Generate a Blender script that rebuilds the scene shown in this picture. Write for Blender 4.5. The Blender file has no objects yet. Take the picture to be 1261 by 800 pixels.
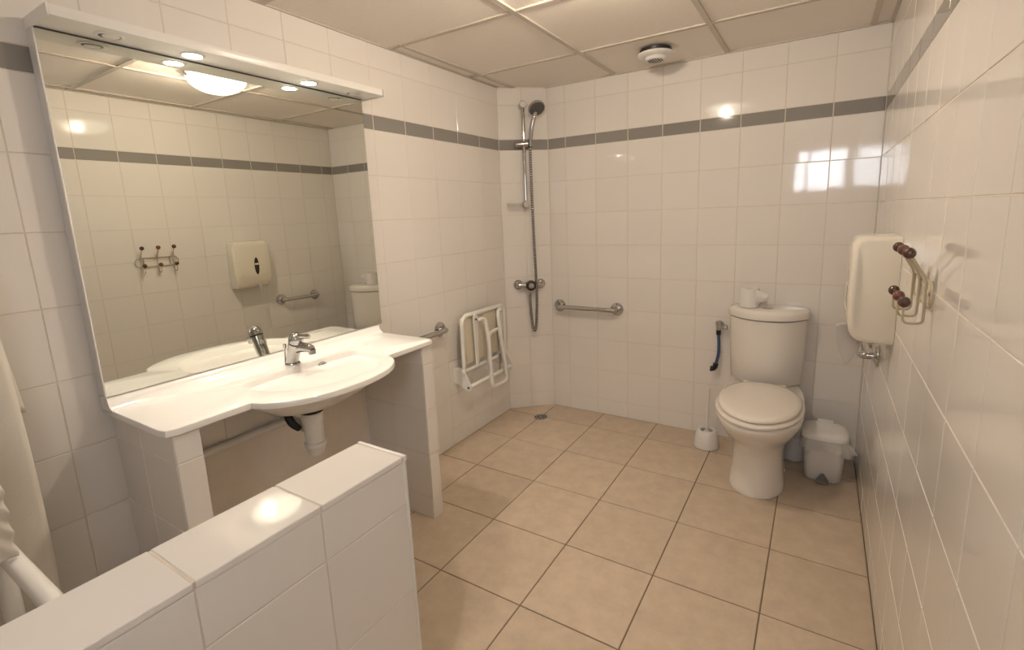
import bpy, bmesh, math, random
from mathutils import Vector, Matrix

random.seed(7)
SC = bpy.context.scene
COL = SC.collection
PI = math.pi

# ------------------------------------------------------------------ camera
cam_data = bpy.data.cameras.new('camera')
cam = bpy.data.objects.new('camera', cam_data)
COL.objects.link(cam)
F_PX, PPX, PPY, IW, IH = 596.9, 644.19, 372.12, 1261.0, 800.0
cam_data.sensor_fit = 'HORIZONTAL'
cam_data.sensor_width = 36.0
cam_data.lens = F_PX / IW * 36.0
cam_data.shift_x = (IW / 2 - PPX) / IW
cam_data.shift_y = (PPY - IH / 2) / IW
cam_data.clip_start = 0.01
_a, _b, _c = 1.3935, 0.0373, 0.5452
cam.matrix_world = (Matrix.Translation((1.7417, -2.8153, 1.2967)) @ Matrix.Rotation(_c, 4, 'Z')
                    @ Matrix.Rotation(_b, 4, 'Y') @ Matrix.Rotation(_a, 4, 'X'))
SC.camera = cam

# ------------------------------------------------------------------ sky, exposure, lamp settings
SC.view_settings.view_transform = 'Standard'
SC.view_settings.look = 'None'
SC.view_settings.exposure = 1.05
SC.view_settings.gamma = 1.0
SC.view_settings.use_curve_mapping = False
world = bpy.data.worlds.new('sky')
SC.world = world
world.use_nodes = True
world.node_tree.nodes['Background'].inputs[0].default_value = (0.86, 0.91, 1.0, 1)
world.node_tree.nodes['Background'].inputs[1].default_value = 8.0
LAMP_STRENGTH = 490.0
LAMP_COLOR = (1.0, 0.83, 0.645, 1)
SPOT_ENERGY = 7.0
SPOT_COLOR = (1.0, 0.88, 0.74)
# daylight portal at the window behind the camera
pl = bpy.data.lights.new('window_portal', 'AREA')
pl.shape = 'RECTANGLE'; pl.size = 0.52; pl.size_y = 0.46
pl.cycles.is_portal = True
plo = bpy.data.objects.new('window_portal', pl)
COL.objects.link(plo)
plo.location = (1.70, -3.44, 1.66)
plo.rotation_euler = (PI / 2, 0, 0)      # shines towards +y

# ------------------------------------------------------------------ room numbers
W, H, REAR = 1.958, 2.067, -3.40
CX0, CY0 = 0.2372, -0.2035          # chamfered shower corner: (0,CY0) to (CX0,0)
ROWS = [0, 0.0995] + [0.0995 + 0.2 * i for i in range(1, 9)] + [1.763, 1.9657, H]

# ------------------------------------------------------------------ materials
MATS = {}
def mat(name, color, rough=0.5, metal=0.0, spec=0.5, noise=None, bump=None, tint=0.0, coat=0.0, trans=0.0, ior=1.5, emit=None, sss=0.0):
    """noise=(scale, amount) mottles the colour, bump=(scale, strength) adds fine relief, tint varies per object."""
    m = bpy.data.materials.new(name); m.use_nodes = True
    nt = m.node_tree; b = nt.nodes['Principled BSDF']
    b.inputs['Base Color'].default_value = (*color, 1)
    b.inputs['Roughness'].default_value = rough
    b.inputs['Metallic'].default_value = metal
    b.inputs['Specular IOR Level'].default_value = spec
    b.inputs['IOR'].default_value = ior
    b.inputs['Coat Weight'].default_value = coat
    b.inputs['Transmission Weight'].default_value = trans
    if sss:
        b.inputs['Subsurface Weight'].default_value = sss
        b.inputs['Subsurface Radius'].default_value = (0.01, 0.008, 0.006)
    tc = nt.nodes.new('ShaderNodeTexCoord')
    cur = None
    if noise:
        n = nt.nodes.new('ShaderNodeTexNoise'); n.inputs['Scale'].default_value = noise[0]
        n.inputs['Detail'].default_value = 6; n.inputs['Roughness'].default_value = 0.65
        geo = nt.nodes.new('ShaderNodeNewGeometry')
        nt.links.new(geo.outputs['Position'], n.inputs['Vector'])
        mr = nt.nodes.new('ShaderNodeMapRange')
        mr.inputs[1].default_value = 0.25; mr.inputs[2].default_value = 0.75
        mr.inputs[3].default_value = 1 - noise[1]; mr.inputs[4].default_value = 1 + noise[1]
        nt.links.new(n.outputs['Fac'], mr.inputs[0]); cur = mr.outputs[0]
    if tint:
        oi = nt.nodes.new('ShaderNodeObjectInfo')
        mr2 = nt.nodes.new('ShaderNodeMapRange')
        mr2.inputs[3].default_value = 1 - tint; mr2.inputs[4].default_value = 1 + tint
        nt.links.new(oi.outputs['Random'], mr2.inputs[0])
        if cur is None: cur = mr2.outputs[0]
        else:
            mm = nt.nodes.new('ShaderNodeMath'); mm.operation = 'MULTIPLY'
            nt.links.new(cur, mm.inputs[0]); nt.links.new(mr2.outputs[0], mm.inputs[1]); cur = mm.outputs[0]
    if cur is not None:
        vm = nt.nodes.new('ShaderNodeVectorMath'); vm.operation = 'SCALE'
        vm.inputs[0].default_value = color
        nt.links.new(cur, vm.inputs['Scale']); nt.links.new(vm.outputs[0], b.inputs['Base Color'])
    if bump:
        n2 = nt.nodes.new('ShaderNodeTexNoise'); n2.inputs['Scale'].default_value = bump[0]; n2.inputs['Detail'].default_value = 3
        geo2 = nt.nodes.new('ShaderNodeNewGeometry')
        nt.links.new(geo2.outputs['Position'], n2.inputs['Vector'])
        bp = nt.nodes.new('ShaderNodeBump'); bp.inputs['Strength'].default_value = bump[1]
        bp.inputs['Distance'].default_value = bump[2] if len(bump) > 2 else 0.01
        nt.links.new(n2.outputs['Fac'], bp.inputs['Height']); nt.links.new(bp.outputs[0], b.inputs['Normal'])
    if emit:
        b.inputs['Emission Color'].default_value = emit[0]; b.inputs['Emission Strength'].default_value = emit[1]
    MATS[name] = m
    return m

M_TILE = mat('white_glazed_tile', (0.83, 0.79, 0.745), rough=0.055, ior=1.6, tint=0.012, bump=(9, 0.05, 0.004))
M_GROUT = mat('beige_grout', (0.70, 0.62, 0.52), rough=0.9, noise=(30, 0.08))
M_BAND = mat('grey_glazed_tile', (0.285, 0.27, 0.25), rough=0.06, tint=0.05, bump=(9, 0.05, 0.004))
M_FLOOR = mat('beige_stoneware', (0.57, 0.46, 0.345), rough=0.40, noise=(14, 0.13), tint=0.04, bump=(120, 0.06))
M_FGROUT = mat('brown_floor_grout', (0.20, 0.145, 0.10), rough=0.9)
M_PANEL = mat('ceiling_panel_white', (0.90, 0.84, 0.77), rough=0.9, noise=(200, 0.05), bump=(260, 0.3, 0.004))
M_GRID = mat('ceiling_grid_white', (0.60, 0.54, 0.47), rough=0.55)
M_PLASTER = mat('grey_plaster', (0.78, 0.71, 0.62), rough=0.85, noise=(8, 0.06))
M_PAINT = mat('rear_wall_paint', (0.75, 0.71, 0.66), rough=0.7)
M_CERAMIC = mat('toilet_ceramic', (0.83, 0.785, 0.73), rough=0.04, ior=1.6)
M_RESIN = mat('cast_resin_white', (0.88, 0.86, 0.82), rough=0.10)
M_SEATPL = mat('toilet_seat_plastic', (0.83, 0.765, 0.69), rough=0.06)
M_CHROME = mat('chrome', (0.52, 0.51, 0.50), rough=0.07, metal=1.0)
M_CHROMED = mat('chrome_dark_joint', (0.10, 0.10, 0.10), rough=0.35, metal=0.6)
M_SATIN = mat('satin_steel', (0.50, 0.48, 0.46), rough=0.28, metal=1.0)
M_BLACK = mat('black_plastic', (0.012, 0.012, 0.013), rough=0.4)
M_GREYR = mat('grey_nozzle_rubber', (0.10, 0.10, 0.10), rough=0.5)
M_WHITEP = mat('white_plastic', (0.80, 0.78, 0.75), rough=0.3)
M_WHITEM = mat('white_lacquered_metal', (0.82, 0.80, 0.76), rough=0.3)
M_PIPE = mat('white_waste_pipe', (0.80, 0.78, 0.74), rough=0.35)
M_CREAM = mat('cream_seat_plastic', (0.72, 0.65, 0.52), rough=0.45)
M_DISP = mat('ivory_dispenser_plastic', (0.80, 0.74, 0.63), rough=0.16)
M_BROWNW = mat('smoked_window', (0.045, 0.032, 0.025), rough=0.12)
M_PAPER = mat('white_paper', (0.82, 0.79, 0.76), rough=0.95, bump=(300, 0.2))
M_TERRY = mat('white_terry', (0.80, 0.745, 0.66), rough=0.98, bump=(900, 0.7, 0.003))
M_BLUE = mat('blue_hose', (0.06, 0.10, 0.20), rough=0.4)
M_HOOK = mat('cream_enamel_wire', (0.52, 0.44, 0.30), rough=0.3)
M_PELMET = mat('white_pelmet', (0.84, 0.82, 0.78), rough=0.3)
M_WOODK = mat('dark_turned_wood', (0.085, 0.04, 0.026), rough=0.22, noise=(90, 0.7), coat=0.3)
M_WOODR = mat('reddish_turned_wood', (0.16, 0.055, 0.038), rough=0.22, noise=(90, 0.5), coat=0.3)
M_GREYPL = mat('grey_pedal', (0.25, 0.24, 0.23), rough=0.4)
M_BULB = mat('lit_halogen', (1, 1, 1), emit=((1.0, 0.9, 0.78, 1), 40.0))
M_FILAMENT = mat('lit_lamp_bulb', (1, 1, 1), emit=(LAMP_COLOR, LAMP_STRENGTH))

def mix_transparent(name, color, alpha, rough=0.2):
    m = bpy.data.materials.new(name); m.use_nodes = True
    nt = m.node_tree; b = nt.nodes['Principled BSDF']
    b.inputs['Base Color'].default_value = (*color, 1); b.inputs['Roughness'].default_value = rough
    b.inputs['Alpha'].default_value = alpha
    return m
M_BAG = mix_transparent('clear_bin_liner', (0.85, 0.83, 0.80), 0.42, 0.25)
M_CLEAR = mix_transparent('clear_soap_dish_plastic', (0.70, 0.66, 0.60), 0.35, 0.1)
M_PANE = mix_transparent('window_pane_glass', (0.9, 0.92, 0.95), 0.08, 0.02)

M_DOME = bpy.data.materials.new('lit_opal_glass'); M_DOME.use_nodes = True
nt = M_DOME.node_tree; nt.nodes.remove(nt.nodes['Principled BSDF'])
_e = nt.nodes.new('ShaderNodeEmission'); _e.inputs[0].default_value = (1.0, 0.93, 0.74, 1); _e.inputs[1].default_value = 2.6
_t = nt.nodes.new('ShaderNodeBsdfTransparent'); _m = nt.nodes.new('ShaderNodeMixShader'); _m.inputs[0].default_value = 0.5
nt.links.new(_t.outputs[0], _m.inputs[1]); nt.links.new(_e.outputs[0], _m.inputs[2]); nt.links.new(_m.outputs[0], nt.nodes['Material Output'].inputs[0])

m = bpy.data.materials.new('mirror_silver'); m.use_nodes = True
nt = m.node_tree; nt.nodes.remove(nt.nodes['Principled BSDF'])
g = nt.nodes.new('ShaderNodeBsdfGlossy'); g.inputs['Color'].default_value = (0.76, 0.77, 0.715, 1); g.inputs['Roughness'].default_value = 0.0
nt.links.new(g.outputs[0], nt.nodes['Material Output'].inputs[0])
M_MIRROR = m

# ------------------------------------------------------------------ helpers
def world_loc(o):
    v = Vector((0, 0, 0))
    while o is not None:
        v += o.location; o = o.parent
    return v

def link(name, me, mats, parent=None):
    o = bpy.data.objects.new(name, me); COL.objects.link(o)
    if not isinstance(mats, (list, tuple)): mats = [mats]
    for mm in mats: me.materials.append(mm)
    if parent is not None: o.parent = parent
    return o

def obj(name, bm, mats, parent=None, smooth=True, angle=40):
    """One mesh object from a bmesh in room coordinates (moved into its parent's frame)."""
    if parent is not None:
        off = world_loc(parent)
        bmesh.ops.translate(bm, vec=-off, verts=bm.verts[:])
    bmesh.ops.recalc_face_normals(bm, faces=bm.faces[:])
    if smooth:
        lim = math.radians(angle)
        for f in bm.faces: f.smooth = True
        for e in bm.edges:
            if len(e.link_faces) == 2 and e.calc_face_angle(0) > lim: e.smooth = False
    me = bpy.data.meshes.new(name); bm.to_mesh(me); bm.free()
    return link(name, me, mats, parent)

def thing(name, loc, label, cat, group=None):
    o = bpy.data.objects.new(name, None); COL.objects.link(o)
    o.location = loc; o.empty_display_size = 0.05
    o['label'] = label; o['category'] = cat
    if group: o['group'] = group
    return o

def structure(o, label=None):
    o['kind'] = 'structure'
    if label: o['label'] = label
    return o

def copy_tree(o, parent=None):
    c = o.copy(); COL.objects.link(c)
    if parent is not None: c.parent = parent
    for ch in list(o.children): copy_tree(ch, c)
    return c

def B(): return bmesh.new()

def add_box(bm, lo, hi, bevel=0.0, seg=2):
    r = bmesh.ops.create_cube(bm, size=1.0)
    vs = r['verts']
    c = [(a + b) / 2 for a, b in zip(lo, hi)]; s = [abs(b - a) for a, b in zip(lo, hi)]
    for v in vs: v.co = Vector((c[0] + v.co.x * s[0], c[1] + v.co.y * s[1], c[2] + v.co.z * s[2]))
    if bevel:
        es = list({e for v in vs for e in v.link_edges})
        bmesh.ops.bevel(bm, geom=es, offset=bevel, segments=seg, profile=0.6, affect='EDGES')
    return bm

def add_loft(bm, rings, cap0=True, cap1=True, closed=True, mi=None):
    """rings: list of lists of points (all the same length)."""
    vr = [[bm.verts.new(p) for p in r] for r in rings]
    n = len(vr[0])
    for i in range(len(vr) - 1):
        for j in range(n if closed else n - 1):
            k = (j + 1) % n
            f = bm.faces.new((vr[i][j], vr[i][k], vr[i + 1][k], vr[i + 1][j]))
            if mi: f.material_index = mi(i)
    if cap0 and closed: bm.faces.new(vr[0][::-1])
    if cap1 and closed: bm.faces.new(vr[-1])
    return vr

def frame_for(axis):
    axis = Vector(axis).normalized()
    up = Vector((0, 0, 1)) if abs(axis.z) < 0.9 else Vector((1, 0, 0))
    u = axis.cross(up).normalized(); v = u.cross(axis).normalized()
    return axis, u, v

def add_lathe(bm, origin, axis, prof, n=24, cap0=True, cap1=True):
    """prof: list of (radius, distance along axis)."""
    a, u, v = frame_for(axis); o = Vector(origin)
    rings = []
    for r, h in prof:
        rings.append([o + a * h + (u * math.cos(2 * PI * j / n) + v * math.sin(2 * PI * j / n)) * max(r, 1e-5) for j in range(n)])
    add_loft(bm, rings, cap0, cap1)
    return bm

def smooth_path(pts, sub=6):
    pts = [Vector(p) for p in pts]; out = []
    for i in range(len(pts) - 1):
        p0 = pts[max(i - 1, 0)]; p1 = pts[i]; p2 = pts[i + 1]; p3 = pts[min(i + 2, len(pts) - 1)]
        for k in range(sub):
            t = k / sub
            out.append(0.5 * ((2 * p1) + (-p0 + p2) * t + (2 * p0 - 5 * p1 + 4 * p2 - p3) * t * t + (-p0 + 3 * p1 - 3 * p2 + p3) * t ** 3))
    out.append(pts[-1]); return out

def rounded_path(pts, r, seg=5, closed=False):
    """Polyline with filleted corners."""
    pts = [Vector(p) for p in pts]; n = len(pts); out = []
    for i in range(n):
        if not closed and i in (0, n - 1): out.append(pts[i]); continue
        p, a, b = pts[i], pts[i - 1], pts[(i + 1) % n]
        d1, d2 = (a - p), (b - p); rr = min(r, d1.length * 0.49, d2.length * 0.49)
        s, e = p + d1.normalized() * rr, p + d2.normalized() * rr
        for k in range(seg + 1):
            t = k / seg; out.append((1 - t) ** 2 * s + 2 * t * (1 - t) * p + t * t * e)
    return out

def add_tube(bm, path, radius, n=10, closed=False, mi=None, cap=True):
    path = [Vector(p) for p in path]; m = len(path)
    rad = radius if callable(radius) else (lambda i: radius)
    tang = []
    for i in range(m):
        if closed: d = path[(i + 1) % m] - path[i - 1]
        else: d = path[min(i + 1, m - 1)] - path[max(i - 1, 0)]
        tang.append(d.normalized())
    _, u, v = frame_for(tang[0]); rings = []
    for i in range(m):
        t = tang[i]
        u = (u - t * u.dot(t)).normalized(); v = t.cross(u)
        r = rad(i)
        rings.append([path[i] + (u * math.cos(2 * PI * j / n) + v * math.sin(2 * PI * j / n)) * r for j in range(n)])
    if closed: rings.append(rings[0])
    if closed:
        vr = [[bm.verts.new(p) for p in r] for r in rings[:-1]]
        for i in range(m):
            for j in range(n):
                bm.faces.new((vr[i][j], vr[i][(j + 1) % n], vr[(i + 1) % m][(j + 1) % n], vr[(i + 1) % m][j]))
    else:
        add_loft(bm, rings, cap, cap, True, mi)
    return bm

def dense(path, step):
    path = [Vector(p) for p in path]; out = [path[0].copy()]; carry = 0.0
    for a, b in zip(path[:-1], path[1:]):
        L = (b - a).length; d = step - carry
        while d <= L and L > 1e-9:
            out.append(a + (b - a) * (d / L)); d += step
        carry = L - (d - step)
    return out

def rrect(u0, u1, v0, v1, r, seg=5):
    """Rounded rectangle outline in 2-D, counter-clockwise."""
    out = []
    for cx, cy, a0 in ((u1 - r, v1 - r, 0), (u0 + r, v1 - r, PI / 2), (u0 + r, v0 + r, PI), (u1 - r, v0 + r, 1.5 * PI)):
        for k in range(seg + 1):
            a = a0 + PI / 2 * k / seg
            out.append((cx + r * math.cos(a), cy + r * math.sin(a)))
    return out

# ------------------------------------------------------------------ tiles: shared meshes, one object per tile
TILE_CACHE = {}
def tile_mesh(w, h, d, m, soft=0.0012):
    key = (round(w, 4), round(h, 4), d, m.name)
    if key in TILE_CACHE: return TILE_CACHE[key]
    vs, fs = [], []
    def ring(ins, z):
        i = len(vs)
        vs.extend([(-w / 2 + ins, -h / 2 + ins, z), (w / 2 - ins, -h / 2 + ins, z), (w / 2 - ins, h / 2 - ins, z), (-w / 2 + ins, h / 2 - ins, z)])
        return [i, i + 1, i + 2, i + 3]
    r0, r1, r2 = ring(0, -d), ring(0, -soft), ring(soft, 0)
    for a, b in ((r0, r1), (r1, r2)):
        for j in range(4): fs.append((a[j], a[(j + 1) % 4], b[(j + 1) % 4], b[j]))
    fs.append(tuple(r2))
    me = bpy.data.meshes.new('tile'); me.from_pydata(vs, [], fs); me.materials.append(m)
    TILE_CACHE[key] = me
    return me

def put_tile(name, parent, origin, u, v, u0, u1, v0, v1, m, gap=0.0022, d=0.006, tilt=0.0016, lift=0.0):
    """A tile covering [u0,u1]x[v0,v1] of the plane (origin,u,v); n = u x v faces the room."""
    gu, gv = (0.0048, gap) if u.z == 0 else (gap, 0.0048)
    if m is not M_BAND: gu = gv = gap
    w, h = u1 - u0 - gu, v1 - v0 - gv
    if w < 0.004 or h < 0.004: return None
    n = u.cross(v)
    o = bpy.data.objects.new(name, tile_mesh(w, h, d, m)); COL.objects.link(o)
    c = origin + u * ((u0 + u1) / 2) + v * ((v0 + v1) / 2) + n * (lift + random.uniform(-0.0003, 0.0003))
    rot = Matrix((u, v, n)).transposed().to_4x4()
    tl = Matrix.Rotation(random.gauss(0, tilt), 4, 'X') @ Matrix.Rotation(random.gauss(0, tilt), 4, 'Y')
    o.parent = parent
    o.matrix_local = Matrix.Translation(c - world_loc(parent)) @ rot @ tl
    return o

def tile_field(parent, origin, u, v, us, vs, pick=None, cut=None, **kw):
    for i in range(len(us) - 1):
        for j in range(len(vs) - 1):
            r = (us[i], us[i + 1], vs[j], vs[j + 1])
            if cut:
                r = cut(*r)
                if r is None: continue
            nm, mm = pick(i, j) if pick else ('tile', M_TILE)
            put_tile(nm, parent, origin, u, v, *r, mm, **kw)

VX, VY, VZ = Vector((1, 0, 0)), Vector((0, 1, 0)), Vector((0, 0, 1))
def wall_pick(i, j):
    return ('border_tile', M_BAND) if j == 9 else ('tile', M_TILE)

GD = 0.0014       # grout lies this far behind the tile faces
# ---- left wall (x = 0)
bm = B(); add_box(bm, (-0.12, REAR - 0.1, -0.1), (-GD, 0.1, H + 0.25))
wl = structure(obj('wall_left', bm, M_GROUT, smooth=False), 'white tiled wall behind the mirror and the vanity')
us = [REAR] + [-(0.4067 + 0.2 * k) for k in range(14, -1, -1)] + [CY0]
def left_cut(u0, u1, v0, v1):
    if -2.235 < (u0 + u1) / 2 < -1.41 and v0 < 0.53:          # bare plaster under the vanity
        if v1 < 0.54: return None
        return (u0, u1, 0.537, v1)
    return (u0, u1, v0, v1)
tile_field(wl, Vector((0, 0, 0)), VY, VZ, us, ROWS, wall_pick, left_cut)
bm = B(); add_box(bm, (-GD, -2.24, 0.0), (-0.001, -1.40, 0.533))
obj('plaster_panel', bm, M_PLASTER, wl, smooth=False)
# ---- back wall (y = 0)
bm = B(); add_box(bm, (-0.12, GD, -0.1), (W + 0.12, 0.12, H + 0.25))
wb = structure(obj('wall_back', bm, M_GROUT, smooth=False), 'white tiled wall behind the toilet')
us = [CX0] + [W - 0.2 * k for k in range(8, -1, -1)]
tile_field(wb, Vector((0, 0, 0)), VX, VZ, us, ROWS, wall_pick)
# ---- chamfered corner
dg = (Vector((CX0, -CY0, 0))).normalized(); dl = math.hypot(CX0, CY0)
dn = dg.cross(VZ)
bm = B()
ring = [Vector((0, CY0, 0)) - dn * GD, Vector((CX0, 0, 0)) - dn * GD, Vector((CX0, 0.02, 0)), Vector((-0.02, 0.02, 0)), Vector((-0.02, CY0, 0))]
add_loft(bm, [[p + VZ * z for p in ring] for z in (-0.05, H + 0.1)])
wc = structure(obj('wall_corner', bm, M_GROUT, smooth=False), 'narrow tiled wall across the shower corner')
tile_field(wc, Vector((0, CY0, 0)), dg, VZ, [0, 0.15, dl], ROWS, wall_pick)
# ---- right wall (x = W)
bm = B(); add_box(bm, (W + GD, REAR - 0.1, -0.1), (W + 0.12, 0.1, H + 0.25))
wr = structure(obj('wall_right', bm, M_GROUT, smooth=False), 'white tiled wall carrying the coat hooks and the dispenser')
us = [0.0] + [0.1 + 0.2 * k for k in range(16)] + [-REAR]
for j in range(len(ROWS) - 1):
    for i in range(len(us) - 1):
        nm, mm = wall_pick(i, j)
        put_tile(nm, wr, Vector((W, 0, 0)), VZ, VY, ROWS[j], ROWS[j + 1], -us[i + 1], -us[i], mm)
# ---- rear wall with a window, behind the camera
WX0, WX1, WZ0, WZ1 = 1.46, 1.94, 1.44, 1.88
bm = B()
add_box(bm, (-0.12, REAR - 0.1, -0.1), (WX0, REAR, H + 0.25)); add_box(bm, (WX1, REAR - 0.1, -0.1), (W + 0.12, REAR, H + 0.25))
add_box(bm, (WX0, REAR - 0.1, -0.1), (WX1, REAR, WZ0)); add_box(bm, (WX0, REAR - 0.1, WZ1), (WX1, REAR, H + 0.25))
structure(obj('wall_rear', bm, M_PAINT, smooth=False), 'plain wall with a small window facing the toilet wall')
bm = B(); y0, y1 = REAR - 0.07, REAR - 0.03
add_box(bm, (WX0, y0, WZ0), (WX0 + 0.03, y1, WZ1)); add_box(bm, (WX1 - 0.03, y0, WZ0), (WX1, y1, WZ1))
add_box(bm, (WX0, y0, WZ0), (WX1, y1, WZ0 + 0.03)); add_box(bm, (WX0, y0, WZ1 - 0.03), (WX1, y1, WZ1))
add_box(bm, (1.585, y0, WZ0), (1.61, y1, WZ1))
wn = structure(obj('window_1', bm, M_WHITEP, smooth=False), 'small white framed window with one mullion')
bm = B(); add_box(bm, (WX0 + 0.02, REAR - 0.052, WZ0 + 0.02), (WX1 - 0.02, REAR - 0.048, WZ1 - 0.02))
obj('pane', bm, M_PANE, wn, smooth=False)
# ---- floor
bm = B(); add_box(bm, (-0.12, REAR - 0.1, -0.12), (W + 0.12, 0.12, -0.002))
fl = structure(obj('floor', bm, M_FGROUT, smooth=False), 'beige stoneware tiled floor with brown joints')
fx = [0, 0.2484] + [0.2484 + 0.3494 * k for k in range(1, 5)] + [W]
fy = [REAR] + [-0.2221 - 0.3494 * k for k in range(9, -1, -1) if -0.2221 - 0.3494 * k > REAR + 0.01] + [0]
for i in range(len(fx) - 1):
    for j in range(len(fy) - 1):
        put_tile('tile', fl, Vector((0, 0, 0)), VX, VY, fx[i], fx[i + 1], fy[j], fy[j + 1], M_FLOOR, gap=0.0045, d=0.005, tilt=0.0006)
# ---- suspended ceiling
bm = B(); add_box(bm, (-0.12, REAR - 0.1, H + 0.03), (W + 0.12, 0.12, H + 0.2))
ce = structure(obj('ceiling', bm, M_PANEL, smooth=False), 'suspended ceiling of square white panels in a metal grid')
cx = [0, 0.078, 0.680, 1.284, 1.886, W]
cy = [REAR, -2.885, -2.285, -1.680, -1.075, -0.475, 0]
for i in range(5):
    for j in range(6):
        if j < 4 and i == 0: continue                    # the rear rows run on to the left wall without a cut strip
        if j < 4 and i == 1:
            put_tile('panel', ce, Vector((0, 0, H + 0.006)), VY, VX, cy[j], cy[j + 1], cx[0], cx[2], M_PANEL, gap=0.006, d=0.012, tilt=0.0005)
            continue
        put_tile('panel', ce, Vector((0, 0, H + 0.006)), VY, VX, cy[j], cy[j + 1], cx[i], cx[i + 1], M_PANEL, gap=0.006, d=0.012, tilt=0.0005)
for x in cx[1:-1]:
    bm = B(); add_box(bm, (x - 0.011, REAR if x > 0.1 else -1.064, H - 0.001), (x + 0.011, 0, H + 0.012)); obj('grid_bar', bm, M_GRID, ce, smooth=False)
for y in cy[1:-1]:
    for i in range(5):
        a, b = cx[i] + (0.011 if i else 0), cx[i + 1] - (0.011 if i < 4 else 0)
        if y < -1.08 and i == 1: a = 0.067
        bm = B(); add_box(bm, (a, y - 0.011, H), (b, y + 0.011, H + 0.012)); obj('grid_bar', bm, M_GRID, ce, smooth=False)
bm = B(); add_box(bm, (0, -0.012, H - 0.002), (W, 0, H + 0.012)); obj('edge_trim', bm, M_GRID, ce, smooth=False)
bm = B(); add_box(bm, (0, REAR, H - 0.001), (0.006, 0, H + 0.012)); obj('edge_trim', bm, M_GRID, ce, smooth=False)
bm = B(); add_box(bm, (W - 0.012, REAR, H - 0.002), (W, 0, H + 0.012)); obj('edge_trim', bm, M_GRID, ce, smooth=False)

# ------------------------------------------------------------------ low partition wall in front
PX0, PX1, PY, PZ = 0.912, 1.045, -2.165, 0.826
bm = B(); add_box(bm, (PX0 + GD, REAR, 0), (PX1 - GD, PY - GD, PZ - 0.0016))
lw = structure(obj('wall_partition', bm, M_GROUT, smooth=False), 'low white tiled partition with a flat tiled top')
py = [PY - 0.006, -2.363, -2.561, -2.760, -2.960, -3.160, REAR]
pz = [0, 0.122, 0.322, 0.522, 0.720, PZ - 0.012]
for j in range(len(pz) - 1):
    for i in range(len(py) - 1):
        put_tile('tile', lw, Vector((PX1, 0, 0)), VY, VZ, py[i + 1], py[i], pz[j], pz[j + 1], M_TILE)
        put_tile('tile', lw, Vector((PX0, 0, 0)), VZ, VY, pz[j], pz[j + 1], py[i + 1], py[i], M_TILE)
    put_tile('tile', lw, Vector((0, PY, 0)), VZ, VX, pz[j], pz[j + 1], PX0 + 0.004, PX1 - 0.004, M_TILE)
for i in range(len(py) - 1):
    put_tile('coping_tile', lw, Vector((0, 0, PZ)), VX, VY, PX0 - 0.002, PX1 + 0.003, py[i + 1], py[i] - (0.004 if i == 0 else 0), M_TILE, d=0.0105, gap=0.004 if i else 0.003)
bm = B(); add_box(bm, (PX1 - 0.006, PY - 0.008, 0), (PX1 + 0.001, PY + 0.001, PZ - 0.012), 0.0015, 1); obj('edge_trim', bm, M_WHITEP, lw)
bm = B(); add_box(bm, (PX0 - 0.002, PY - 0.008, PZ - 0.0115), (PX1 + 0.003, PY + 0.001, PZ + 0.0005), 0.002, 2); obj('edge_trim', bm, M_WHITEP, lw)

# ------------------------------------------------------------------ tiled piers that carry the vanity
def pier(y0, y1):
    bm = B(); add_box(bm, (0, y0 + GD, 0), (0.369 - GD, y1 - GD, 0.777))
    o = structure(obj('pillar', bm, M_GROUT, smooth=False))
    zz = [0, 0.1, 0.3, 0.5, 0.7, 0.777]
    for j in range(5):
        put_tile('tile', o, Vector((0.369, 0, 0)), VY, VZ, y0, y1, zz[j], zz[j + 1], M_TILE)
        for a, b in ((0.0, 0.169), (0.169, 0.366)):
            put_tile('tile', o, Vector((0, y0, 0)), VX, VZ, a, b, zz[j], zz[j + 1], M_TILE)
            put_tile('tile', o, Vector((0, y1, 0)), VZ, VX, zz[j], zz[j + 1], a, b, M_TILE)
    return o
pier(-2.305, -2.240)['label'] = 'narrow tiled pier under the left end of the vanity'
pier(-1.395, -1.334)['label'] = 'narrow tiled pier under the vanity end nearest the shower'

# ------------------------------------------------------------------ vanity top with moulded basin
VT, VF, VL, VR = 0.800, 0.380, -2.325, -1.325
vt = thing('vanity_top', (0.2, -1.82, 0.762), 'glossy white moulded vanity top with bowed front and integral basin', 'washbasin')
def slab_outline(ins=0.0):
    """plan outline (x,y): rectangle with a bowed apron; ins shrinks it."""
    cy, hw, dp = -1.845, 0.262, 0.150
    pts = []
    x1 = VF - ins
    pts += [(0.004, VL + ins)]
    pts += [(x1 - 0.03, VL + ins), (x1 - 0.009, VL + ins + 0.006), (x1, VL + ins + 0.03)]
    n = 40
    arc = []
    for k in range(n + 1):
        a = -1 + 2 * k / n
        yy = cy + hw * a
        prof = (1 - abs(a) ** 2.3) ** 0.62
        arc.append((VF + dp * prof, yy))
    # inset of the arc: scale about its middle
    s = (dp - ins) / dp
    pts += [(x1, cy - hw - 0.02 + ins)]
    pts += [(VF - ins + (x - VF), cy + (yy - cy) * (hw - ins) / hw) for x, yy in arc]
    pts += [(x1, cy + hw + 0.02 - ins)]
    pts += [(x1, VR - ins - 0.03), (x1 - 0.009, VR - ins - 0.006), (x1 - 0.03, VR - ins)]
    pts += [(0.004, VR - ins)]
    return pts
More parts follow.
